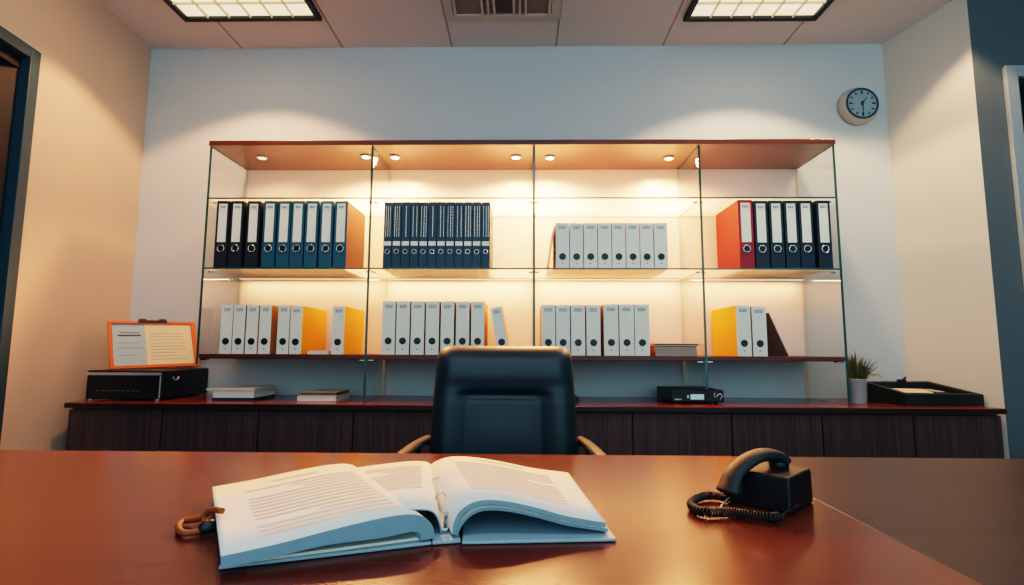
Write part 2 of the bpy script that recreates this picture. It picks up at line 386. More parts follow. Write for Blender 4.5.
# ------------------------------------------------------------------ glass shelving
GX = [-1.536, -0.735, 0.056, 0.855, 1.499]
ZT, ZT2 = 1.9965, 2.022
ZG1, ZG2, ZL = 1.738, 1.393, 0.979
su = thing('glass_shelving_unit', 'wide wall shelving of clear glass with mahogany top and lower shelf, lit from above', 'shelving unit', (-.02, (YF + YB) / 2, ZL))
O = su.location
b = MB(); b.box(GX[0] - .006, GX[4] + .006, YF - .012, YW - .004, ZT, ZT2, 'shelftop', .002, fm={2: 'shelfwood'}); b.build('top_board', su, O)
b = MB(); b.box(GX[0], GX[4], YB + .004, YW - .005, ZL + .001, ZT - .001, 'panel'); b.build('back_panel', su, O)
foot = [.93, DESK + .001, ZL - .02, .826, DESK + .001]
for i, x in enumerate(GX):
    b = MB(); w = .0058
    b.box(x - w, x + w, YF, YB, foot[i], ZT - .001, 'glass_edge', fm={3: 'glass', 5: 'glass', 4: 'glass_rear'}); b.build('glass_side', su, O)
for zg in (ZG1, ZG2):
    for i in range(4):
        b = MB(); b.box(GX[i] + .006, GX[i + 1] - .006, YF, YB, zg - .008, zg, 'glass', fm={2: 'glass_edge', 4: 'glass_rear', 0: 'glass_frost'}); b.build('glass_shelf', su, O)
        for x, sg in ((GX[i] + .006, 1), (GX[i + 1] - .006, -1)):
            b = MB(); b.cyl((x - sg * .001, YF + .04, zg - .014), (x + sg * .018, YF + .04, zg - .014), .0055, 'chrome', 10); b.build('shelf_clip', su, O)
for i in range(4):
    b = MB(); b.box(GX[i] + .006, GX[i + 1] - .006, YF, YW - .005, ZL - .022, ZL, 'shelfwood', .002); b.build('wooden_shelf', su, O)
    for x, sg in ((GX[i] + .006, 1), (GX[i + 1] - .006, -1)):
        b = MB(); b.box(min(x, x + sg * .03), max(x, x + sg * .03), YF + .012, YF + .04, ZL - .03, ZL - .0225, 'chrome', .002); b.build('shelf_clip', su, O)
for i in range(4):
    b = MB(); b.box(GX[i] + .02, GX[i + 1] - .02, YB - .055, YB - .035, ZG2 - .0165, ZG2 - .0085, 'silver', fm={0: 'lamp_dim'}); b.build('light_strip', su, O)
PUCK = [(262, 157, 0), (366, 156, 1), (395, 156.5, 1), (516, 156.5, 1), (550, 157, 1), (669, 157.5, 1)]
lamps = []
for px, py, on in PUCK:
    p = at_z(px, py, ZT); p.y = min(p.y, YB - .05)
    b = MB(); b.lathe([(.028, 0), (.03, .004), (.026, .007), (.02, .007)], 'chrome', (p.x, p.y, ZT - .0005), (0, 0, -1), 24); r = b.build('downlight', su, O)
    b = MB(); b.lathe([(.02, .0072), (.012, .009)], 'lamp_on' if on else 'lamp_dim', (p.x, p.y, ZT - .0005), (0, 0, -1), 24); b.build('lens', r, O)
    lamps.append((p.x, p.y, on))

# ------------------------------------------------------------------ binders
ORD = ['leftmost', 'second from the left', 'third from the left', 'fourth from the left', 'fifth from the left', 'sixth from the left', 'seventh from the left', 'eighth from the left', 'ninth from the left', 'tenth from the left', 'eleventh from the left', 'rightmost']
def text_bits(b, x0, x1, z0, z1, rows, y, m, seed):
    rnd = random.Random(seed); h = (z1 - z0) / rows
    for r in range(rows):
        x = x0
        while x < x1:
            w = rnd.uniform(.1, .3) * (x1 - x0); xe = min(x1, x + w)
            b.box(x, xe, y - .0004, y, z1 - h * (r + .62), z1 - h * r, m); x = xe + .07 * (x1 - x0)
def make_binder(w, h, d, side, spine, style, right=None, left=None, seed=1, name='ring_binder'):
    """origin: bottom centre of the spine face; spine faces -y"""
    t = thing(name, 'x', 'binder'); x = w / 2; tk = .0025
    b = MB(); fm = {3: right or side, 5: left or side}
    b.box(-x, -x + tk, 0, d, 0, h, side, .0006, 1, fm={5: left or side}); b.box(x - tk, x, 0, d, 0, h, side, .0006, 1, fm={3: right or side})
    b.box(-x + tk, x - tk, 0, tk, 0, h, side, fm={2: spine}); b.box(-x - .0002, x + .0002, -.0012, 0, .0005, h - .0005, spine)
    b.build('cover', t)
    b = MB(); b.box(-x + tk + .002, x - tk - .002, .02, d - .012, .006, h - .012, 'paper', fm={4: 'page_edge'}); b.build('paper_block', t)
    if style == 'lever':       # white label above a chrome finger ring
        lx = x * .66
        b = MB(); b.box(-lx, lx, -.0022, -.0012, h * .38, h * .955, 'label'); lab = b.build('spine_label', t)
        b = MB(); text_bits(b, -lx * .6, lx * .6, h * .88, h * .92, 2, -.0023, 'ink_dark', seed); b.build('printed_text', lab)
        b = MB(); b.torus((0, -.002, h * .285), AX, .0165, .0028, 'chrome', 24, 6); rg = b.build('finger_ring', t)
        b = MB(); b.lathe([(.0145, .0012), (.0145, .0018)], 'hole', (0, 0, h * .285), AX, 20); b.build('finger_hole', t)
    elif style == 'slim':      # vertical title lettering, small label, ring
        b = MB(); rnd = random.Random(seed); cols = rnd.choice([(-.4, .5), (-.55, .1, .6), (.05,), (-.5, 0, .5), (-.2, .55)])
        for cx in cols:
            z = h * .47; thick = rnd.choice([.0022, .0034, .0028])
            while z < h * .93:
                L = rnd.uniform(.006, .016); ze = min(z + L, h * .935)
                b.box(cx * x - thick / 2, cx * x + thick / 2, -.0018, -.0012, z, ze, 'label'); z = ze + rnd.uniform(.0012, .003)
        b.build('title_text', t)
        b = MB(); b.box(-x * .86, x * .86, -.0022, -.0012, h * .335, h * .40, 'label'); b.build('spine_label', t)
        b = MB(); b.torus((0, -.002, h * .245), AX, .0105, .0022, 'chrome', 20, 6); b.build('finger_ring', t)
        b = MB(); b.lathe([(.009, .0012), (.009, .0018)], 'hole', (0, 0, h * .245), AX, 16); b.build('finger_hole', t)
    else:                      # pale spine with printed heading and dark finger hole
        b = MB(); text_bits(b, -x * .55, x * .55, h * .86, h * .93, 3, -.0013, 'ink_dark', seed); b.build('printed_text', t)
        b = MB(); b.box(-x * .13, x * .10, -.0017, -.0013, h * .095, h * .115, 'ink_dark'); b.build('footer_mark', t)
        b = MB(); b.lathe([(.0165, .0012), (.0165, .0022), (.013, .0024)], 'hole', (0, 0, h * .255), AX, 22); b.build('finger_hole', t)
    return t
def row(protos, edges, py, Z, label_fn, group, yfront=YF + .012, rots=None):
    """edges: (left px, right px) of each spine, measured at height py; protos: function index -> prototype"""
    out = []; used = set()
    for i, (a, c) in enumerate(edges):
        p = protos(i); y = yfront + random.uniform(0, .004)
        o = p if id(p) not in used and not p.get('placed') else copy_tree(p)
        used.add(id(p)); o['placed'] = 1
        o.location = ((wx(a, py, y) + wx(c, py, y)) / 2, y, Z + .0005)
        if rots and i in rots: o.rotation_euler = rots[i]
        o['label'] = label_fn(i); o['group'] = group; out.append(o)
    for o in out:
        if 'placed' in o: del o['placed']
    for i in range(len(edges)):
        p = protos(i)
        if 'placed' in p: del p['placed']
    return out
def wpx(a, c, py, y=YF + .012): return wx(c, py, y) - wx(a, py, y)
# upper left: nine lever arch binders
e1 = [(213.3, 226.4), (227.6, 240.8), (244.0, 257.6), (260.7, 274.0), (275.4, 288.4), (289.2, 302.2), (303.2, 316.6), (318.0, 331.6), (332.4, 346.3)]
bw = .0625; H1 = .331
pA = make_binder(bw, H1, .285, 'nearblack', 'nearblack', 'lever', seed=1); pB = make_binder(bw, H1, .285, 'blue', 'blue', 'lever', seed=2); pC = make_binder(bw, H1, .285, 'blue', 'blue', 'lever', right='board_brown', seed=3)
def l1(i):
    if i < 3: return ORD[i] + ' of three black lever arch binders on the upper left glass shelf'
    if i == 8: return 'blue lever arch binder with brown right side, end of the upper left row'
    return ['first', 'second', 'third', 'fourth', 'fifth'][i - 3] + ' blue lever arch binder after the three black ones, upper left shelf'
row(lambda i: pA if i < 3 else (pC if i == 8 else pB), e1, 264, ZG2, l1, 'lever arch binders on the upper left shelf')
# upper second bay: twelve slim navy binders
xs = [128 + 50.9 * i for i in range(13)]
e2 = [(360 + xs[i] / 5.689 + .2, 360 + xs[i + 1] / 5.689 - .2) for i in range(12)]
P2 = [make_binder(.0405, .325, .27, 'slim_navy', 'slim_navy', 'slim', seed=11 + k) for k in range(12)]
row(lambda i: P2[i], e2, 264, ZG2, lambda i: ORD[i] + ' of the twelve slim navy binders with white vertical lettering', 'slim navy binders with lettering')
# upper third bay: eight short pale binders
e3 = [(555.8 + 14.13 * k, 569.3 + 14.13 * k) for k in range(8)]
p3 = make_binder(.0635, .221, .26, 'tan', 'greyspine', 'pale', seed=31); p3a = make_binder(.0635, .221, .26, 'tan', 'greyspine', 'pale', left='brown_cover', seed=32)
row(lambda i: p3a if i == 0 else p3, e3, 264, ZG2, lambda i: ORD[i if i < 7 else 11] + ' of eight short pale grey binders on the upper third-bay glass shelf', 'short pale binders on the upper shelf')
# upper right: a red one and five navy
e4 = [(740.0, 755.3), (756.5, 769.8), (771.4, 785.4), (786.6, 800.6), (801.6, 815.4), (819.4, 833.2)]
pR = make_binder(.069, .334, .29, 'red', 'red_dark', 'lever', left='red', seed=41); pN = make_binder(.064, .330, .285, 'navy', 'navy', 'lever', seed=42)
row(lambda i: pR if i == 0 else pN, e4, 266, ZG2, lambda i: 'single red lever arch binder on the upper right glass shelf' if i == 0 else ['leftmost navy binder right beside the red one, upper right shelf', 'second navy lever arch binder to the right of the red one', 'third navy lever arch binder to the right of the red one', 'fourth navy lever arch binder to the right of the red one', 'last navy binder at the right end, gap before it, upper right shelf'][i - 1], 'lever arch binders on the upper right shelf')
# lower left
e5 = [(219.3, 230.9), (231.4, 243.9), (244.6, 257.0), (257.7, 270.1), (276.6, 288.0), (288.9, 301.2), (331.2, 343.6)]
p5a = make_binder(.056, .234, .27, 'tan', 'greyspine', 'pale', seed=51); p5b = make_binder(.057, .229, .31, 'yellow', 'greyspine', 'pale', seed=52)
l5 = ['leftmost of the four pale binders standing together on the lower left shelf', 'second of the four pale binders together on the lower left shelf', 'third of the four pale binders together on the lower left shelf', 'fourth pale binder with tan side showing, lower left shelf', 'pale binder just left of the first yellow-sided binder, lower left shelf', 'yellow-sided pale binder with white booklet beside it, lower left shelf', 'lone yellow-sided pale binder at the right end of the lower left shelf']
row(lambda i: p5b if i in (5, 6) else p5a, e5, 350, ZL, lambda i: l5[i], 'pale binders on the lower left shelf')
# lower second bay
e6 = [(381.4, 394.3), (395.6, 408.9), (410.2, 423.8), (425.1, 438.6), (440.2, 453.6), (455.4, 469.0), (470.5, 484.4)]
p6 = make_binder(.0625, .254, .27, 'tan', 'greyspine', 'pale', right='tan', seed=61)
row(lambda i: p6, e6, 352, ZL, lambda i: ORD[i if i < 6 else 11] + ' of seven upright pale binders above the chair on the lower shelf', 'pale binders behind the chair top')
p6b = make_binder(.054, .225, .25, 'tan', 'greyspine', 'pale', seed=62)
p6b.location = (wx(503.6, 354, YF + .014), YF + .014, ZL + .0055); p6b.rotation_euler = (0, -math.radians(9.5), 0)
tag(p6b, 'pale binder tilted to the left beside seven upright ones, above the chair', 'binder')
# lower third bay
e7 = [(541.6, 555.2), (556.3, 570.2), (571.2, 585.4), (586.7, 600.8), (604.2, 618.8), (619.6, 634.8), (635.4, 649.9)]
p7 = make_binder(.0655, .238, .27, 'tan', 'greyspine', 'pale', seed=71); p7b = make_binder(.0685, .242, .27, 'tan', 'greyspine', 'pale', seed=72)
row(lambda i: p7 if i < 4 else p7b, e7, 353, ZL, lambda i: ORD[i if i < 6 else 11] + ' of the seven pale binders left of the paper stack, lower shelf', 'pale binders on the lower third shelf')
# lower right
e8 = [(738.0, 752.0), (753.1, 770.0)]
p8a = make_binder(.066, .238, .322, 'yellow', 'greyspine', 'pale', seed=81); p8b = make_binder(.066, .234, .27, 'brown_folder', 'greyspine', 'pale', seed=82)
row(lambda i: (p8a, p8b)[i], [(737.6, 751.8), (753.4, 767.6)], 353, ZL, lambda i: ['yellow-sided pale binder on the lower right shelf', 'pale binder against the leaning dark folder on the lower right shelf'][i], 'pale binders on the lower right shelf')

# leaning folders
def folder(name, label, top, bot, thick, h, d, m, y, Z):
    t = thing(name, label, 'folder', (0, 0, 0))
    pa = at_y(*bot, y); pb = at_y(*top, y); pa.z = Z + .001
    dv = Vector((pb.x - pa.x, 0, pb.z - pa.z)); n = Vector((dv.z, 0, -dv.x)).normalized() * thick
    if n.x < 0: n = -n
    t.location = (pa.x, y, Z)
    b = MB()
    q = [pa, pa + n, pb + n, pb]
    lift = Z + .0006 - min(v.z for v in q); q = [(v.x, v.z + lift) for v in q]
    b.prism(q, y, y + d, m, 'y', .0008); b.build('cover', t, t.location)
    b = MB(); i = [(q[0][0] * .8 + q[1][0] * .2, q[0][1] * .8 + q[1][1] * .2 + .006), (q[0][0] * .2 + q[1][0] * .8, q[0][1] * .2 + q[1][1] * .8 + .006), (q[3][0] * .2 + q[2][0] * .8, q[3][1] * .2 + q[2][1] * .8 + .0015), (q[3][0] * .8 + q[2][0] * .2, q[3][1] * .8 + q[2][1] * .2 + .0015)]
    b.prism(i, y - .001, y + d - .004, 'paper', 'y'); b.build('paper_block', t, t.location)
    return t
folder('leaning_folder', 'dark brown thin folder leaning left on a pale binder, lower right shelf', (768.6, 313), (788.6, 356), .004, .2, .24, 'brown_folder', YF + .014, ZL)
folder('leaning_folder', 'brown thin folder leaning right on the short pale binders, upper shelf', (553.6, 226), (547.6, 267), .006, .2, .24, 'brown_cover', YF + .014, ZG2)

# flat papers and books
def book(name, label, cat, x0, x1, y0, y1, z0, h, cover, pages='paper', over=.003, group=None, rz=0, covers=True, fm=None):
    t = thing(name, label, cat, ((x0 + x1) / 2, (y0 + y1) / 2, z0), (0, 0, rz), group)
    a, c = (x1 - x0) / 2, (y1 - y0) / 2; ct = min(.0025, h * .2)
    b = MB(); b.box(-a, a, -c, c, .0004, ct, cover, .0005, 1); b.box(-a, a, -c, c, h - ct, h, cover, .0005, 1); b.box(-a, -a + ct, -c, c, ct, h - ct, fm or cover, .0003, 1); b.build('cover', t)
    b = MB(); b.box(-a + ct + .0005, a - over, -c + over, c - over, ct, h - ct, pages); b.build('page_block', t)
    return t
y5 = YF + .014
book('booklet', 'thin white booklet lying by the yellow binder, lower left shelf', 'booklet', wx(307.3, 352, y5), wx(328.5, 352, y5), y5, y5 + .15, ZL + .0005, .017, 'paper', 'paper')
g = 'papers stacked on the lower third shelf'
xa, xb = wx(655.5, 353, y5), wx(699, 353, y5)
book('book', 'lowest grey book of the stack right of the pale binders, lower shelf', 'book', xa, xb - .004, y5, y5 + .2, ZL + .0005, .022, 'grey_book', 'grey_book', group=g, fm='orange_paper')
book('book', 'middle grey book of the stack right of the pale binders, lower shelf', 'book', xa - .004, xb - .006, y5 + .003, y5 + .2, ZL + .0230, .024, 'brown_cover', 'grey_book', group=g, fm='orange_paper')
book('folder', 'cream folder lying on top of the grey books, lower third shelf', 'folder', xa - .006, xb + .002, y5 + .002, y5 + .21, ZL + .0475, .012, 'cream', 'brown_cover', over=.002)
# on the worktop
ys = 2.515
x0 = wx(212, 398, ys); x1 = wx(254, 398, ys)
book('folder', 'dark blue thin folder under the thick white book beside the black case', 'folder', x0, x1, ys, ys + .22, DESK + .0005, .012, 'slim_navy', 'slim_navy')
book('book', 'thick white book between dark folder and cream folder beside the black case', 'book', x0 + .002, x1 - .002, ys + .003, ys + .22, DESK + .013, .034, 'paper', 'paper')
book('folder', 'cream folder topping the white book, jutting out to the left', 'folder', x0 - .028, x1 + .004, ys - .004, ys + .22, DESK + .0475, .011, 'paper', 'cream')
x0 = wx(297, 399, ys); x1 = wx(336, 399, ys)
book('book', 'lower white book of the two-book stack on the worktop', 'book', x0, x1, ys, ys + .2, DESK + .0005, .023, 'paper', 'paper', rz=0)
book('book', 'upper brown-edged cream book of the two-book stack on the worktop', 'book', x0 + .008, x1 - .002, ys + .014, ys + .2, DESK + .024, .018, 'cream', 'brown_cover', fm='brown_cover')

# ------------------------------------------------------------------ black case and framed document
cy0 = 2.475; cx0 = wx(86, 385, cy0); cx1 = wx(161.3, 385, cy0)
t = thing('document_case', 'black hard document case with silver edging at the left wall', 'case', ((cx0 + cx1) / 2, cy0 + .18, DESK)); O = t.location
b = MB(); b.box(cx0, cx1, cy0, cy0 + .372, DESK + .008, DESK + .140, 'plastic', .006, 3); b.build('body', t, O)
b = MB(); b.box(cx0 + .004, cx1 - .002, cy0 - .004, cy0 - .0002, DESK + .118, DESK + .131, 'silver', .001); b.box(cx1 - .008, cx1 - .002, cy0 - .004, cy0 - .0002, DESK + .012, DESK + .114, 'silver', .001); b.build('edging', t, O)
b = MB()
for k in range(9): b.box(cx0 + .05 + k * .024, cx0 + .064 + k * .024, cy0 - .001, cy0 - .0001, DESK + .045, DESK + .048, 'ink_dark')
b.build('front_marks', t, O)
for x in (cx0 + .02, cx1 - .02):
    b = MB(); b.lathe([(.011, 0.0005), (.011, .009)], 'silver', (x, cy0 + .012, DESK), n=16); b.build('foot', t, O)
    b = MB(); b.lathe([(.011, 0.0005), (.011, .009)], 'silver', (x, cy0 + .34, DESK), n=16); b.build('foot', t, O)
b = MB(); b.tube([(cx1 + .0015, cy0 + .10 + .02 * math.cos(a), DESK + .108 - .016 * math.sin(a)) for a in [PI * k / 10 for k in range(11)]], .004, 'silver', 8); b.build('latch', t, O)

# orange framed document, standing turned towards the room on top of the case
A = at_y(109.8, 366, 2.485); A.z = DESK + .1415
yaw = math.radians(50); dv = Vector((math.cos(yaw), math.sin(yaw), 0)); nv = Vector((math.sin(yaw), -math.cos(yaw), 0))
lean = math.radians(23); upv = (Vector((0, 0, 1)) * math.cos(lean) - nv * math.sin(lean)).normalized(); fn = dv.cross(upv).normalized()
if fn.y > 0: fn = -fn
rl = math.radians(1.5); dv, upv = dv * math.cos(rl) + upv * math.sin(rl), upv * math.cos(rl) - dv * math.sin(rl)
W, Hh = .385, .25
t = thing('framed_document', 'orange framed two-page document with black clip, propped on the black case', 'framed document', A); O = t.location
def fp(u, v, n_): return A + dv * u + upv * v + fn * n_
def fbox(b, u0, u1, v0, v1, n0, n1, m, bev=0):
    return b.hexa([fp(u0, v0, n1), fp(u1, v0, n1), fp(u1, v0, n0), fp(u0, v0, n0), fp(u0, v1, n1), fp(u1, v1, n1), fp(u1, v1, n0), fp(u0, v1, n0)], m, bev)
fr = .016
b = MB(); fbox(b, 0, W, 0, fr, .0, .012, 'orange', .002); fbox(b, 0, W, Hh - fr * .8, Hh, 0, .012, 'orange', .002); fbox(b, 0, fr, fr, Hh - fr * .8, 0, .012, 'orange', .002); fbox(b, W - fr * 1.3, W, fr, Hh - fr * .8, 0, .012, 'orange', .002); b.build('frame', t, O)
b = MB(); fbox(b, .004, W - .004, .004, Hh - .004, -.004, .0, 'brown_folder'); b.build('backing', t, O)
us = W * .40
b = MB(); fbox(b, fr, us, fr, Hh - fr * .8, .0005, .003, 'bluepaper'); pg = b.build('left_sheet', t, O)
b = MB()
for v, u0, u1, hh, m in ((.188, .05, .13, .006, 'ink_dark'), (.172, .04, .135, .008, 'clock_ring'), (.135, .035, .13, .002, 'ink_dark'), (.108, .04, .14, .003, 'ink_dark'), (.07, .035, .12, .002, 'ink_dark')):
    fbox(b, u0, u1, v, v + hh, .003, .0034, m)
b.build('printed_text', pg, O)
b = MB(); fbox(b, us, W - fr * 1.3, fr, Hh - fr * .8, .0005, .0035, 'cream'); pg = b.build('right_sheet', t, O)
b = MB(); rnd = random.Random(5)
for k in range(9):
    v = .185 - k * .0175; fbox(b, us + .02, us + .02 + rnd.uniform(.11, .165), v, v + .0022, .0035, .0039, 'ink_dark')
b.build('printed_text', pg, O)
b = MB(); fbox(b, W * .33, W * .66, Hh - .008, Hh + .006, -.004, .016, 'plastic', .002); fbox(b, W * .34, W * .42, Hh + .002, Hh + .014, -.003, .014, 'plastic', .002); fbox(b, W * .57, W * .65, Hh + .002, Hh + .014, -.003, .014, 'plastic', .002); b.build('clip', t, O)
b = MB(); s0 = fp(W * .6, Hh * .45, -.005); foot_ = Vector((s0.x, s0.y, 0)) - Vector((nv.x, nv.y, 0)) * .02; foot_.z = DESK + .1445
b.tube([s0, foot_], .004, 'plastic', 6); b.build('strut', t, O)

# ------------------------------------------------------------------ receiver on the worktop
ry = 2.505; x0 = wx(671.5, 397, ry); x1 = wx(724, 397, ry)
t = thing('receiver_box', 'black receiver box with small lit display on the worktop', 'receiver', ((x0 + x1) / 2, ry + .14, DESK)); O = t.location
b = MB(); b.box(x0, x1, ry, ry + .27, DESK + .008, DESK + .0625, 'plastic', .004); b.build('body', t, O)
for a in (x0 + .03, x1 - .03):
    for c in (ry + .02, ry + .24):
        b = MB(); b.lathe([(.01, .0005), (.01, .009)], 'plastic_rough', (a, c, DESK), n=14); b.build('foot', t, O)
def fx(px): return wx(px, 397, ry)
b = MB(); b.box(fx(690.5), fx(704), ry - .0015, ry - .0002, DESK + .020, DESK + .044, 'screen', .0005); b.build('display', t, O)
b = MB(); b.box(fx(674.5), fx(681.5), ry - .001, ry - .0002, DESK + .018, DESK + .023, 'silver'); b.box(fx(687), fx(689), ry - .001, ry - .0002, DESK + .026, DESK + .04, 'silver'); b.build('front_mark', t, O)
b = MB(); cxx, czz = fx(718.8), DESK + .036
b.tube([(cxx + .010 * math.cos(a) + (.004 if a < PI else 0), ry - .002, czz + .010 * math.sin(a)) for a in [PI * k / 8 for k in range(-3, 10)]], .003, 'silver', 6)
b.tube([(cxx - .016 + .006 * math.cos(a), ry - .002, czz + .004 + .009 * math.sin(a)) for a in [PI * (.5 + k / 8) for k in range(9)]], .0026, 'silver', 6)
b.tube([(cxx + .012, ry - .002, czz - .004), (cxx + .004, ry - .002, czz - .018)], .0028, 'silver', 6); b.build('logo', t, O)

# unidentified small black item half hidden behind the chair, its form made up
p = at_z(575, 404, DESK); t = thing('black_desk_item', 'small rounded black desk item peeping out right of the chair back', 'desk item', (p.x, 2.53, DESK)); O = t.location
b = MB(); b.prism([(-.06, .0), (.022, .0), (.026, .008), (.022, .026), (.008, .034), (-.01, .032), (-.03, .02), (-.06, .014)], -.02, .02, 'plastic', 'y', .002); b.build('body', t)
b = MB(); b.lathe([(.016, -.012), (.016, .012)], 'plastic_rough', (-.035, 0, .034), (0, 1, 0), 20); b.build('round_part', t)

# ------------------------------------------------------------------ potted grass
pp = at_z(858, 402.5, DESK); pp.y = max(pp.y, 2.54); pp = Vector((wx(858, 402, 2.57), 2.57, DESK))
t = thing('potted_grass', 'spiky green plant in a brushed metal cup beside the letter tray', 'plant', pp)
b = MB(); b.lathe([(.036, .0005), (.038, .004), (.041, .112), (.0425, .114), (.041, .116), (.039, .114), (.037, .1)], 'cup', n=36); b.build('pot', t)
b = MB(); b.lathe([(.0375, .098), (.03, .104), (.0, .106)], 'soil', n=24, caps=False); b.build('soil', t)
b = MB(); rnd = random.Random(3)
for k in range(190):
    a = rnd.uniform(0, 2 * PI); r = rnd.uniform(0, .03); L = rnd.uniform(.08, .165) * (1 - r * 6); lean_ = r / .03 * rnd.uniform(.15, .65) + rnd.uniform(0, .1)
    lean_ *= .45 if math.cos(a) < -.3 else 1; base = Vector((r * math.cos(a), r * math.sin(a), .1)); dirn = Vector((math.cos(a) * lean_, math.sin(a) * lean_, 1)).normalized(); sd = Vector((-math.sin(a + k), math.cos(a + k), 0)) * rnd.uniform(.0018, .0036)
    mid = base + dirn * L * .55; tip = base + dirn * L + Vector((math.cos(a), math.sin(a), -.25)) * lean_ * .03
    m = 'leaf' if rnd.random() < .78 else 'leaf_dry'
    b.quad([base - sd * .6, base + sd * .6, mid + sd, mid - sd], m); f = b.b.faces.new([b.b.verts.new(q) for q in (mid - sd, mid + sd, tip)]); f.material_index = b.mi(m)
b.build('leaves', t)
b = MB()
for a, L in ((.3, .1), (-.35, .085)):
    pts = [Vector((.03 * math.cos(a), .03 * math.sin(a), .105)) + Vector((math.cos(a), math.sin(a), 0)) * L * s_ * .75 + Vector((0, 0, .03 * math.sin(s_ * 2.4))) for s_ in [k / 8 for k in range(9)]]
    b.tube(pts, .0009, 'leaf_dry', 5)
    for q in pts[4:]: b.quad([q, q + Vector((.006, .002, .006)), q + Vector((.012, 0, .008)), q + Vector((.007, -.002, .001))], 'leaf_dry')
b.build('runners', t)

# ------------------------------------------------------------------ letter tray
FL, FR, BR, BL = Vector((1.745, 2.475, 0)), Vector((2.104, 2.49, 0)), Vector((2.042, 2.735, 0)), Vector((1.69, 2.69, 0))
t = thing('letter_tray', 'black wedge-shaped letter tray at the right end of the worktop', 'tray', ((FL + FR + BR + BL) / 4 + Vector((0, 0, DESK)))); O = t.location
ctr = (FL + FR + BR + BL) / 4
def sh(v, k): return v + (ctr - v) * k
zf, zb = DESK + .052, DESK + .098; z0 = DESK + .0005; k = .14
def up(v, z): return Vector((v.x, v.y, z))
outer_b = [up(v, z0) for v in (FL, FR, BR, BL)]; outer_t = [up(FL, zf), up(FR, zf), up(BR, zb), up(BL, zb)]
inner_t = [up(sh(FL, k), zf + .004), up(sh(FR, k), zf + .004), up(sh(BR, k), zb - .005), up(sh(BL, k), zb - .005)]
inner_b = [up(sh(v, k), z0) for v in (FL, FR, BR, BL)]
for i, nm in enumerate(('front_wall', 'side_wall', 'rear_wall', 'side_wall')):
    n_ = (i + 1) % 4; b = MB()
    b.hexa([outer_b[i], outer_b[n_], inner_b[n_], inner_b[i], outer_t[i], outer_t[n_], inner_t[n_], inner_t[i]], 'plastic_rough', .002); b.build(nm, t, O)
fl_ = [sh(v, k + .004) for v in (FL, FR, BR, BL)]; fz = [zf - .012, zf - .012, zb - .036, zb - .036]
b = MB(); b.hexa([up(v, z - .01) for v, z in zip(fl_, fz)] + [up(v, z) for v, z in zip(fl_, fz)], 'plastic_rough'); b.build('tray_floor', t, O)
b = MB(); q = (BL + BR) / 2 + Vector((.02, -.012, 0)); b.box(q.x - .022, q.x + .022, q.y - .006, q.y + .006, zb - .002, zb + .010, 'plastic', .003); b.tube([(q.x + .008, q.y, zb + .008), (q.x + .022, q.y, zb + .02)], .005, 'plastic', 8); b.build('grip', t, O)
ex = (FR - FL).normalized()
def sheet(name, label, cat, c, w, d, ang, m, tilt, zc):
    t = thing(name, label, cat, (c[0], c[1], zc), (tilt, 0, ang)); b = MB(); b.box(-w / 2, w / 2, -d / 2, d / 2, 0, .003, m, .0008, 1)
    if cat == 'envelope': b.tube([(-w / 2 + .004, d / 2 - .004, .0032), (0, -.005, .0034), (w / 2 - .004, d / 2 - .004, .0032)], .0008, 'tan', 5)
    b.build('sheet', t); return t
sheet('envelope', 'cream envelope lying in the black letter tray', 'envelope', (1.845, 2.605), .165, .105, -.2, 'cream', .10, DESK + .0575)
sheet('note_paper', 'small grey paper slip beside the envelope in the tray', 'paper', (1.972, 2.612), .05, .075, .2, 'grey_book', .10, DESK + .0575)

# ------------------------------------------------------------------ desks
YD = 1.285; YN = .36; XD = .490
def desk(name, label, x0, x1, top, z=DESK, panel_x=()):
    t = thing(name, label, 'desk', ((x0 + x1) / 2, (YD + YN) / 2, 0)); O = t.location
    b = MB(); b.box(x0, x1, YN, YD, z - .036, z, top, .0012, 2); b.build('desk_top', t, O)
    for x in panel_x:
        b = MB(); b.box(x - .018, x + .018, YN + .08, YD - .08, .0005, z - .036, top, .002); b.build('leg_panel', t, O)
    b = MB(); b.box(panel_x[0] + .018, panel_x[1] - .018, .62, .64, .2, z - .037, top, .002); b.build('modesty_panel', t, O)
    return t
desk('desk', 'polished red mahogany desk holding the open binder and telephone', -1.72, XD, 'desk', panel_x=(-1.6, .40))
desk('side_desk', 'dark brown wooden desk adjoining the right edge of the red desk', XD + .0012, 2.3, 'side', z=DESK - .0005, panel_x=(.60, 2.2))

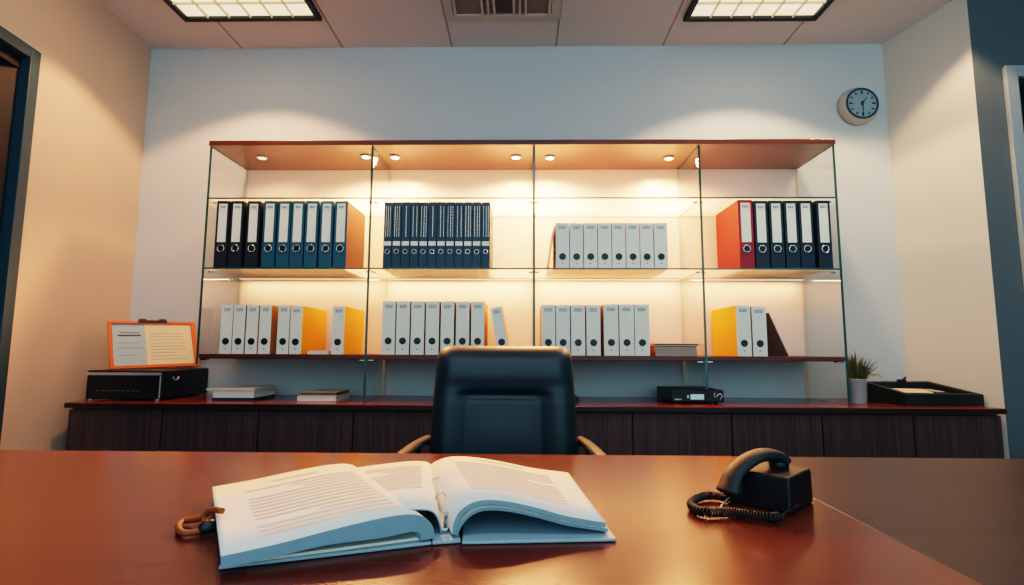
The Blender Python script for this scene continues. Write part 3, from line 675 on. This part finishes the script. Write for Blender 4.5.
# ------------------------------------------------------------------ office chair
CHX = -.058; CHY = 1.74
t = thing('office_chair', 'black leather high-back office chair behind the red desk', 'chair', (CHX, CHY, 0)); O = Vector((0, 0, 0))
def backrest():
    b = MB(); k = b.mi('leather'); NU, NV = 56, 60; z0, z1 = .50, 1.017
    def outline(v):
        z = z0 + (z1 - z0) * v
        hw = .238 - .018 * max(0, (v - .2) / .8) ** 1.5
        if v < .1: hw *= .9 + v
        rc = .042; dz = z1 - z
        if dz < rc: hw -= rc - math.sqrt(max(0, rc * rc - (rc - dz) ** 2)) if dz > 0 else rc
        return hw, z
    def sm(a, c, x): x = max(0, min(1, (x - a) / (c - a))); return x * x * (3 - 2 * x)
    def front(u, z):
        ax_ = abs(u); d = 0
        head = math.exp(-((z - .935) / .055) ** 2) * .018 * (1 - sm(.17, .23, ax_))
        seam = .014 * math.exp(-((z - .859) / .011) ** 2) * (1 - sm(.095, .165, ax_))
        line = .004 * math.exp(-((z - .859) / .004) ** 2) * (1 - sm(.20, .225, ax_))
        vs = .003 * math.exp(-((ax_ - .118) / .005) ** 2) * (1 - sm(.835, .862, z))
        cushion = .005 * (1 - sm(.04, .116, ax_)) * (1 - sm(.72, .86, z))
        side = .016 * math.exp(-((ax_ - .178) / .045) ** 2) * (1 - sm(.83, .90, z))
        return head + cushion + side - seam - vs - line
    F, Bk = [], []
    for j in range(NV + 1):
        v = j / NV; v = 1 - (1 - v) ** 1.6
        hw, z = outline(v); rowF, rowB = [], []
        lean = (z - .5) * .10
        for i in range(NU + 1):
            s_ = -1 + 2 * i / NU; s2 = math.sin(s_ * PI / 2) * .6 + s_ * .4
            u = s2 * hw; e = max(0, 1 - abs(s2) ** 7) ** .5; et = max(0, min(1, (z1 - z) / .045)); et = math.sqrt(1 - (1 - et) ** 2)
            tk = .052 * e * (0.25 + .75 * et)
            rowF.append(b.b.verts.new((u, lean - tk - front(u, z) * e * et + .03 * (abs(u) / .24) ** 2 * -1, z)))
            rowB.append(b.b.verts.new((u, lean + tk * .8 - .03 * (abs(u) / .24) ** 2, z)))
        F.append(rowF); Bk.append(rowB)
    for G, rev in ((F, False), (Bk, True)):
        for j in range(NV):
            for i in range(NU):
                q = (G[j][i], G[j][i + 1], G[j + 1][i + 1], G[j + 1][i])
                f = b.b.faces.new(q[::-1] if rev else q); f.smooth = True
    for j in range(NV):
        for i in (0, NU):
            f = b.b.faces.new((F[j][i], F[j + 1][i], Bk[j + 1][i], Bk[j][i])); f.smooth = True
    for i in range(NU):
        for j in (0, NV):
            f = b.b.faces.new((F[j][i], F[j][i + 1], Bk[j][i + 1], Bk[j][i])); f.smooth = True
    bmesh.ops.remove_doubles(b.b, verts=b.b.verts, dist=.0004)
    return b.build('backrest', t, smooth=True)
backrest()
b = MB(); b.box(-.24, .24, -.50, -.03, .42, .51, 'leather', .035, 5); b.build('seat', t, smooth=True)
for sg in (-1, 1):
    b = MB(); x = sg * .268
    b.tube([(x * .92, .02, .722), (x * .96, -.03, .718), (x * 1.0, -.12, .714), (x * 1.03, -.22, .71), (x * 1.04, -.29, .70)], [.012, .018, .021, .021, .014], 'armpad', 12, flat=.5, up=(0, 0, 1)); arm = b.build('armrest', t)
    b = MB(); b.tube([(x * 1.0, -.05, .708), (x * 1.05, -.1, .60), (x * 1.02, -.16, .45), (x * .8, -.2, .40)], .014, 'plastic', 10); b.tube([(x * .93, .0, .712), (x * .8, .03, .70), (x * .7, .04, .67)], .012, 'plastic', 8); b.build('arm_bracket', arm)
b = MB(); b.box(-.03, .03, .0, .03, .40, .62, 'plastic', .006); b.box(-.12, .12, -.36, -.02, .395, .42, 'plastic', .005); b.build('back_support', t)
b = MB(); b.lathe([(.03, .09), (.03, .22), (.02, .22), (.02, .396)], 'plastic', (0, -.22, 0), n=20); b.build('gas_lift', t)
for k in range(5):
    a = 2 * PI * k / 5 + .3; e = Vector((math.cos(a) * .29, -.22 + math.sin(a) * .29, 0))
    b = MB(); b.tube([(0, -.22, .115), (e.x * .5, -.22 + (e.y + .22) * .5, .10), (e.x, e.y, .075)], [.026, .022, .016], 'plastic', 10); sp = b.build('base_spoke', t)
    b = MB(); b.lathe([(.029, -.014), (.029, .014)], 'plastic_rough', (e.x, e.y, .0305), (-math.sin(a), math.cos(a), 0), 18); b.cyl((e.x, e.y, .03), (e.x, e.y, .075), .006, 'plastic', 8); b.build('caster', sp)

# ------------------------------------------------------------------ open ring binder on the desk
t = thing('open_ring_binder', 'open ring binder with printed white pages lying on the red desk', 'open binder', (-.1, .83, DESK)); O = t.location
z0 = DESK + .0008; TC = .004
def plank(b, o, ang, w, d, z, h, m, fm=None, bev=.0012):
    """board whose near inner corner is o, extends w along rotated +-x and d along rotated +y"""
    c, s_ = math.cos(ang), math.sin(ang)
    def P(u, v, zz): return (o[0] + u * c - v * s_, o[1] + u * s_ + v * c, zz)
    u0, u1 = min(0, w), max(0, w)
    b.hexa([P(u0, 0, z), P(u1, 0, z), P(u1, d, z), P(u0, d, z), P(u0, 0, z + h), P(u1, 0, z + h), P(u1, d, z + h), P(u0, d, z + h)], m, bev, 2, fm)
SN = (-.112, .694); SA = math.radians(13)      # spine strip
b = MB(); plank(b, SN, SA, .036, .30, z0, TC, 'cover_blue'); b.build('spine', t, O)
LA = math.radians(20.3); RA = math.radians(5)
RN = (SN[0] + .038 * math.cos(SA), SN[1] + .038 * math.sin(SA) - .006)
b = MB(); plank(b, (SN[0] - .001, SN[1] + .0), LA, -.238, .31, z0, TC, 'cover_blue'); b.build('left_cover', t, O)
b = MB(); plank(b, RN, RA, .198, .305, z0, TC, 'cover_blue'); b.build('right_cover', t, O)
def lerp_prof(prof, u):
    for (a, za), (c, zc) in zip(prof, prof[1:]):
        if u <= c:
            k = (u - a) / (c - a); return za + (zc - za) * k
    return prof[-1][1]
def smooth_prof(prof, n=40):
    # Catmull-Rom through the control points
    P = [prof[0]] + prof + [prof[-1]]; out = []
    for i in range(1, len(P) - 2):
        for k in range(n // (len(prof) - 1) + 1):
            s_ = k / (n // (len(prof) - 1) + 1)
            q = []
            for d in (0, 1):
                a, b_, c, e = P[i - 1][d], P[i][d], P[i + 1][d], P[i + 2][d]
                q.append(.5 * (2 * b_ + (c - a) * s_ + (2 * a - 5 * b_ + 4 * c - e) * s_ ** 2 + (3 * b_ - a - 3 * c + e) * s_ ** 3))
            out.append(tuple(q))
    out.append(prof[-1]); return out
def page_pack(name, o, ang, sgn, top, thick, d, zbase, shear=lambda u: 0.0):
    """curved pack of sheets: profile (u,z) extruded along v; returns object and surface function"""
    c, s_ = math.cos(ang), math.sin(ang); pr = smooth_prof(top)
    def P(u, v, zz): return (o[0] + (sgn * u + shear(u) * v) * c - v * s_, o[1] + (sgn * u + shear(u) * v) * s_ + v * c, zz)
    # offset the profile downwards along its normal
    low = []
    for i, (u, z) in enumerate(pr):
        a = pr[max(i - 1, 0)]; e = pr[min(i + 1, len(pr) - 1)]; du, dz = e[0] - a[0], e[1] - a[1]; L = math.hypot(du, dz) or 1
        th = thick(u) if callable(thick) else thick
        low.append((u + dz / L * th, max(z - du / L * th, .0006)))
    b = MB(); kp, ke = b.mi('paper'), b.mi('page_edge'); nv_ = 3; n = len(pr)
    T = [[b.b.verts.new(P(u, d * j / nv_, zbase + z)) for u, z in pr] for j in range(nv_ + 1)]
    B = [[b.b.verts.new(P(u, d * j / nv_, zbase + z)) for u, z in low] for j in range(nv_ + 1)]
    for j in range(nv_):
        for i in range(n - 1):
            f = b.b.faces.new((T[j][i], T[j][i + 1], T[j + 1][i + 1], T[j + 1][i])); f.material_index = kp; f.smooth = True
            f = b.b.faces.new((B[j][i], B[j + 1][i], B[j + 1][i + 1], B[j][i + 1])); f.material_index = ke; f.smooth = True  # underside takes the darker blue too, the hollow's shade painted in
    for i in range(n - 1):
        for j in (0, nv_):
            f = b.b.faces.new((T[j][i], T[j][i + 1], B[j][i + 1], B[j][i])); f.material_index = ke
    for j in range(nv_):
        for i in (0, n - 1):
            f = b.b.faces.new((T[j][i], T[j + 1][i], B[j + 1][i], B[j][i])); f.material_index = ke
    ob = b.build(name, t, O)
    def surf(u, v): return P(u, v, zbase + lerp_prof(pr, u) + .0006)
    return ob, surf
def print_lines(parent, surf, u0, u1, v0, v1, rows, seed, head=True):
    b = MB(); k = b.mi('ink'); rnd = random.Random(seed); dv_ = (v1 - v0) / rows
    for r in range(rows):
        va = v1 - dv_ * (r + .5); a, e = u0, u1
        if head and r == 0: a, e = u0 + (u1 - u0) * .3, u0 + (u1 - u0) * .75
        elif head and r == 1: continue
        elif rnd.random() < .2: a, e = (u0, u0 + (u1 - u0) * rnd.uniform(.5, .8))
        hgt = dv_ * .42; n = 24
        for i in range(n):
            ua, ub = a + (e - a) * i / n, a + (e - a) * (i + 1) / n
            b.b.faces.new([b.b.verts.new(surf(*q)) for q in ((ua, va), (ub, va), (ub, va + hgt), (ua, va + hgt))]).material_index = k
    return b.build('printed_text', parent, O)
ZP = z0 + TC
# left: main stack, then the sheet beneath near the rings
LO = (SN[0] + .006, SN[1] + .002)
topL = [(0.0, .004), (.001, .014), (.006, .024), (.018, .033), (.04, .037), (.08, .035), (.13, .029), (.18, .022), (.238, .0165)]
obL, sL = page_pack('left_page_stack', (LO[0] - .004, LO[1] + .0), math.radians(25), -1, topL, lambda u: .0135 + .010 * math.exp(-((u - .06) / .06) ** 2), .335, ZP, lambda u: -.12)
print_lines(obL, sL, .035, .195, .03, .30, 16, 4)
topL2 = [(0.0, .004), (.002, .016), (.008, .028), (.02, .034), (.05, .035), (.10, .031), (.15, .026)]
obL2, sL2 = page_pack('left_under_page', (LO[0] + .002, LO[1] + .02), math.radians(11), -1, topL2, .0016, .30, ZP)
print_lines(obL2, sL2, .025, .12, .10, .26, 11, 8, head=False)
b = MB(); plank(b, (LO[0] - .020, LO[1] + .004), math.radians(23.5), -.20, .30, ZP + .0003, .0035, 'paper', bev=.0006); b.build('divider_sheet', t, O)
# right: arched packs over an empty gap
RO = (RN[0] - .014, RN[1] + .010)
topR = [(0.0, .005), (.002, .020), (.010, .034), (.026, .044), (.046, .047), (.075, .044), (.11, .036), (.15, .025), (.200, .016)]
obR, sR = page_pack('right_page_stack', RO, RA, 1, topR, .0055, .285, ZP, lambda u: -.22 * (1 - u / .2))
print_lines(obR, sR, .035, .165, .05, .265, 14, 6)
topR2 = [(.001, .003), (.006, .015), (.016, .027), (.03, .0345), (.048, .0368), (.076, .0338), (.11, .026), (.15, .0155), (.202, .007)]
page_pack('right_lower_stack', (RO[0] + .002, RO[1] + .004), RA, 1, topR2, .004, .28, ZP, lambda u: -.22 * (1 - u / .2))
# ring mechanism
c, s_ = math.cos(SA), math.sin(SA)
def SP(u, v, z): return (SN[0] + u * c - v * s_, SN[1] + u * s_ + v * c, z)
b = MB(); b.hexa([SP(.013, .03, ZP + .0002), SP(.023, .03, ZP + .0002), SP(.023, .27, ZP + .0002), SP(.013, .27, ZP + .0002), SP(.013, .03, ZP + .006), SP(.023, .03, ZP + .006), SP(.023, .27, ZP + .006), SP(.013, .27, ZP + .006)], 'chrome', .002)
b.build('ring_bar', t, O)
for v in (.10, .19):
    b = MB(); b.tube([SP(.018 + (.012 * math.cos(a)), v, ZP + .004 + .030 * math.sin(a)) for a in [PI * k / 14 for k in range(15)]], .0016, 'chrome', 8); b.build('ring', t, O)
b = MB(); b.tube([SP(.018, .03, ZP + .008), SP(.018, .02, ZP + .02), SP(.018, .012, ZP + .03)], .003, 'chrome', 8); b.build('ring_lever', t, O)
# leather cord loop at the left edge
ca, sa = math.cos(math.radians(25)), math.sin(math.radians(25))
q0 = at_z(222, 511, ZP + .028); q1 = at_z(201, 518, DESK + .012); 
l1_ = at_z(184, 521, DESK + .006); l2_ = at_z(178.5, 527, DESK + .006); l3_ = at_z(184, 533, DESK + .006); l4_ = at_z(202, 529, DESK + .008)
b = MB(); pts = [q0, (q0 + q1) / 2 + Vector((0, 0, .006)), q1, l1_, l2_, l3_, l4_, q1 + Vector((.004, .002, .006))]
sm_ = []
for i in range(len(pts) - 1):
    P_ = [pts[max(i - 1, 0)], pts[i], pts[i + 1], pts[min(i + 2, len(pts) - 1)]]
    for k in range(6):
        s1 = k / 6; sm_.append(.5 * (2 * P_[1] + (P_[2] - P_[0]) * s1 + (2 * P_[0] - 5 * P_[1] + 4 * P_[2] - P_[3]) * s1 ** 2 + (3 * P_[1] - P_[0] - 3 * P_[2] + P_[3]) * s1 ** 3))
b.tube(sm_, .0042, 'leathercord', 8); lo = b.build('leather_loop', t, O)
b = MB(); kk = at_z(208, 527, DESK + .010); b.lathe([(.004, -.011), (.0085, -.007), (.0095, 0), (.0085, .007), (.004, .011)], 'hole', kk, (ca, sa, 0), 14); b.build('knot', lo, O)

# ------------------------------------------------------------------ telephone
FB, RB = Vector((.404, .832, 0)), Vector((.476, .904, 0))
ux = (RB - FB).normalized(); uy = Vector((-ux.y, ux.x, 0)); Ld = (RB - FB).length; Wd = .10
t = thing('telephone', 'black corded desk telephone on the red desk', 'telephone', FB + ux * Ld / 2 + uy * Wd / 2 + Vector((0, 0, DESK))); O = t.location
def TP(a, c_, z): return FB + ux * a + uy * c_ + Vector((0, 0, DESK + z))
b = MB(); e = .001; zt = .0545
b.hexa([TP(0, Wd, .0006), TP(0, 0, .0006), TP(Ld, 0, .0006), TP(Ld, Wd, .0006), TP(e, Wd - e, zt), TP(e, e, zt), TP(Ld - e, e, zt), TP(Ld - e, Wd - e, zt)], 'plastic', .004, 3)
b.build('base', t, O)
# handset: arched bar from the low front-left end to the ear cup above the base
hp = [(727, 493.5, .018), (729.5, 485, .032), (734, 473.5, .050), (744, 463.5, .066), (756, 456.5, .077), (767, 454.5, .080), (776.5, 457, .076), (780, 460.5, .068)]
hy = [.865, .868, .873, .88, .888, .897, .905, .908]
pts = [at_y(a, c_, y) for (a, c_, _), y in zip(hp, hy)]
HN = (pts[-1] - pts[0]); HN.z = 0; HN = Vector((-HN.y, HN.x, 0)).normalized()
sm_ = []
for i in range(len(pts) - 1):
    P_ = [pts[max(i - 1, 0)], pts[i], pts[i + 1], pts[min(i + 2, len(pts) - 1)]]
    for k in range(5):
        s1 = k / 5; sm_.append(.5 * (2 * P_[1] + (P_[2] - P_[0]) * s1 + (2 * P_[0] - 5 * P_[1] + 4 * P_[2] - P_[3]) * s1 ** 2 + (3 * P_[1] - P_[0] - 3 * P_[2] + P_[3]) * s1 ** 3))
sm_.append(pts[-1]); N = len(sm_)
rad = []; fl = []
for i in range(N):
    s1 = i / (N - 1); rad.append(.0178 + .004 * abs(2 * s1 - 1) ** 2 - (.006 if i in (0, N - 1) else 0)); fl.append(.55)
b = MB(); b.tube(sm_, rad, 'plastic_rough', 14, flat=fl, up=HN.cross((pts[-1] - pts[0]).normalized()) * 1.0); hs = b.build('handset', t, O)
def cup(pc, ax_, r, h):
    b = MB(); b.lathe([(r * .9, 0), (r, h * .3), (r, h * .75), (r * .8, h)], 'plastic', pc, ax_, 20); b.build('ear_cup', hs, O)
dn = Vector((.25, -.05, -1)).normalized(); cup(sm_[-5] + Vector((0, 0, -.002)), Vector((.15, 0, -1)), .0155, .017)
cup(sm_[4] + Vector((.004, 0, -.002)), Vector((.75, .1, -.6)), .0155, .012)
# coiled cord
zc_ = DESK + .0086
cpx = [(728, 498.5), (716, 495.5), (703, 496), (694, 500), (691.5, 505), (697, 510), (708, 512.5), (722, 512), (738, 513), (755, 515.5), (770, 517.5), (779, 516.5)]
cp_ = [at_z(a, c_, zc_) for a, c_ in cpx]; path = []
for i in range(len(cp_) - 1):
    P_ = [cp_[max(i - 1, 0)], cp_[i], cp_[i + 1], cp_[min(i + 2, len(cp_) - 1)]]
    for k in range(40):
        s1 = k / 40; path.append(.5 * (2 * P_[1] + (P_[2] - P_[0]) * s1 + (2 * P_[0] - 5 * P_[1] + 4 * P_[2] - P_[3]) * s1 ** 2 + (3 * P_[1] - P_[0] - 3 * P_[2] + P_[3]) * s1 ** 3))
Ltot = sum((path[i + 1] - path[i]).length for i in range(len(path) - 1)); hel = []; acc = 0; pitch = .0040
for i in range(len(path) - 1):
    d = path[i + 1] - path[i]; tn = d.normalized(); e2 = Vector((-tn.y, tn.x, 0)); L = d.length; ns = max(1, int(L / pitch * 9))
    for k in range(ns):
        ph = 2 * PI * (acc + L * k / ns) / pitch; hel.append(path[i] + d * k / ns + (Vector((0, 0, 1)) * math.cos(ph) + e2 * math.sin(ph)) * .0062)
    acc += L
b = MB(); b.tube(hel, .0014, 'plastic', 5); cr = b.build('coiled_cord', t, O)
b = MB(); b.tube([pts[0] + Vector((.004, -.002, -.004)), at_z(722, 505, DESK + .012), at_z(719, 511, DESK + .008)], .0013, 'silver', 6); b.tube([hel[-1], TP(.03, .0, .01)], .0016, 'plastic', 6); b.build('cord_tail', cr, O)

# ------------------------------------------------------------------ light
def lamp(kind, name, loc, energy, col, **kw):
    d = bpy.data.lights.new(name, kind); o = bpy.data.objects.new(name, d); C.objects.link(o); o.location = loc; d.energy = energy; d.color = hexl(col)[:3]
    for k, v in kw.items(): setattr(d, k, v)
    d.specular_factor = 0.25
    return o
lamp('SPOT', 'left_ceiling_lamp', (-1.41, 2.28, CEIL - .03), 78, '#ffb684', spot_size=math.radians(119), spot_blend=.14, shadow_soft_size=.06)
lamp('SPOT', 'right_ceiling_lamp', (1.18, 2.28, CEIL - .03), 62, '#ffd2a4', spot_size=math.radians(119), spot_blend=.14, shadow_soft_size=.06)
lamp('SPOT', 'right_wall_washer', (1.85, 2.2, CEIL - .03), 32, '#ffcc9c', spot_size=math.radians(106), spot_blend=.14, shadow_soft_size=.05)
for x, y, on in lamps:
    lamp('SPOT', 'shelf_lamp', (x, y, ZT - .014), 110.0 if on else 10.0, '#ffa86a', spot_size=math.radians(160), spot_blend=.5, shadow_soft_size=.05)
w = bpy.data.worlds.new('world'); sc.world = w; w.use_nodes = True
bg = w.node_tree.nodes['Background']; bg.inputs['Color'].default_value = hexl('#9cbcc9'); bg.inputs['Strength'].default_value = 2.85

for i in range(4):
    lamp('AREA', 'strip_lamp', ((GX[i] + GX[i + 1]) / 2, YB - .045, ZG2 - .02), (2.6, 4.2, 4.2, 2.2)[i], '#ffac6c', shape='RECTANGLE', size=GX[i + 1] - GX[i] - .06, size_y=.01)
o = lamp('AREA', 'added_fill_lamp', (-.05, .1, CEIL - .02), 22, '#d4e8ff', shape='RECTANGLE', size=1.8, size_y=.6); o.rotation_euler = (math.radians(18), 0, 0)  # added soft cool fill overhead, brightens lower wall and desk; no fixture here

# ------------------------------------------------------------------ colour management
sc.view_settings.view_transform = 'Filmic'
sc.view_settings.look = 'High Contrast'
sc.view_settings.exposure = 0.0
sc.view_settings.use_curve_mapping = True
cm = sc.view_settings.curve_mapping
for ci, (b0, b1) in enumerate(((.0, 1.0), (.0015, 1.0), (.003, .98))):
    c_ = cm.curves[ci]; c_.points[0].location = (0, b0); c_.points[-1].location = (1, b1)
cm.update()
sc.cycles.use_denoising = True
sc.cycles.max_bounces = 10; sc.cycles.transparent_max_bounces = 24; sc.cycles.diffuse_bounces = 5
sc.cycles.sample_clamp_indirect = 6
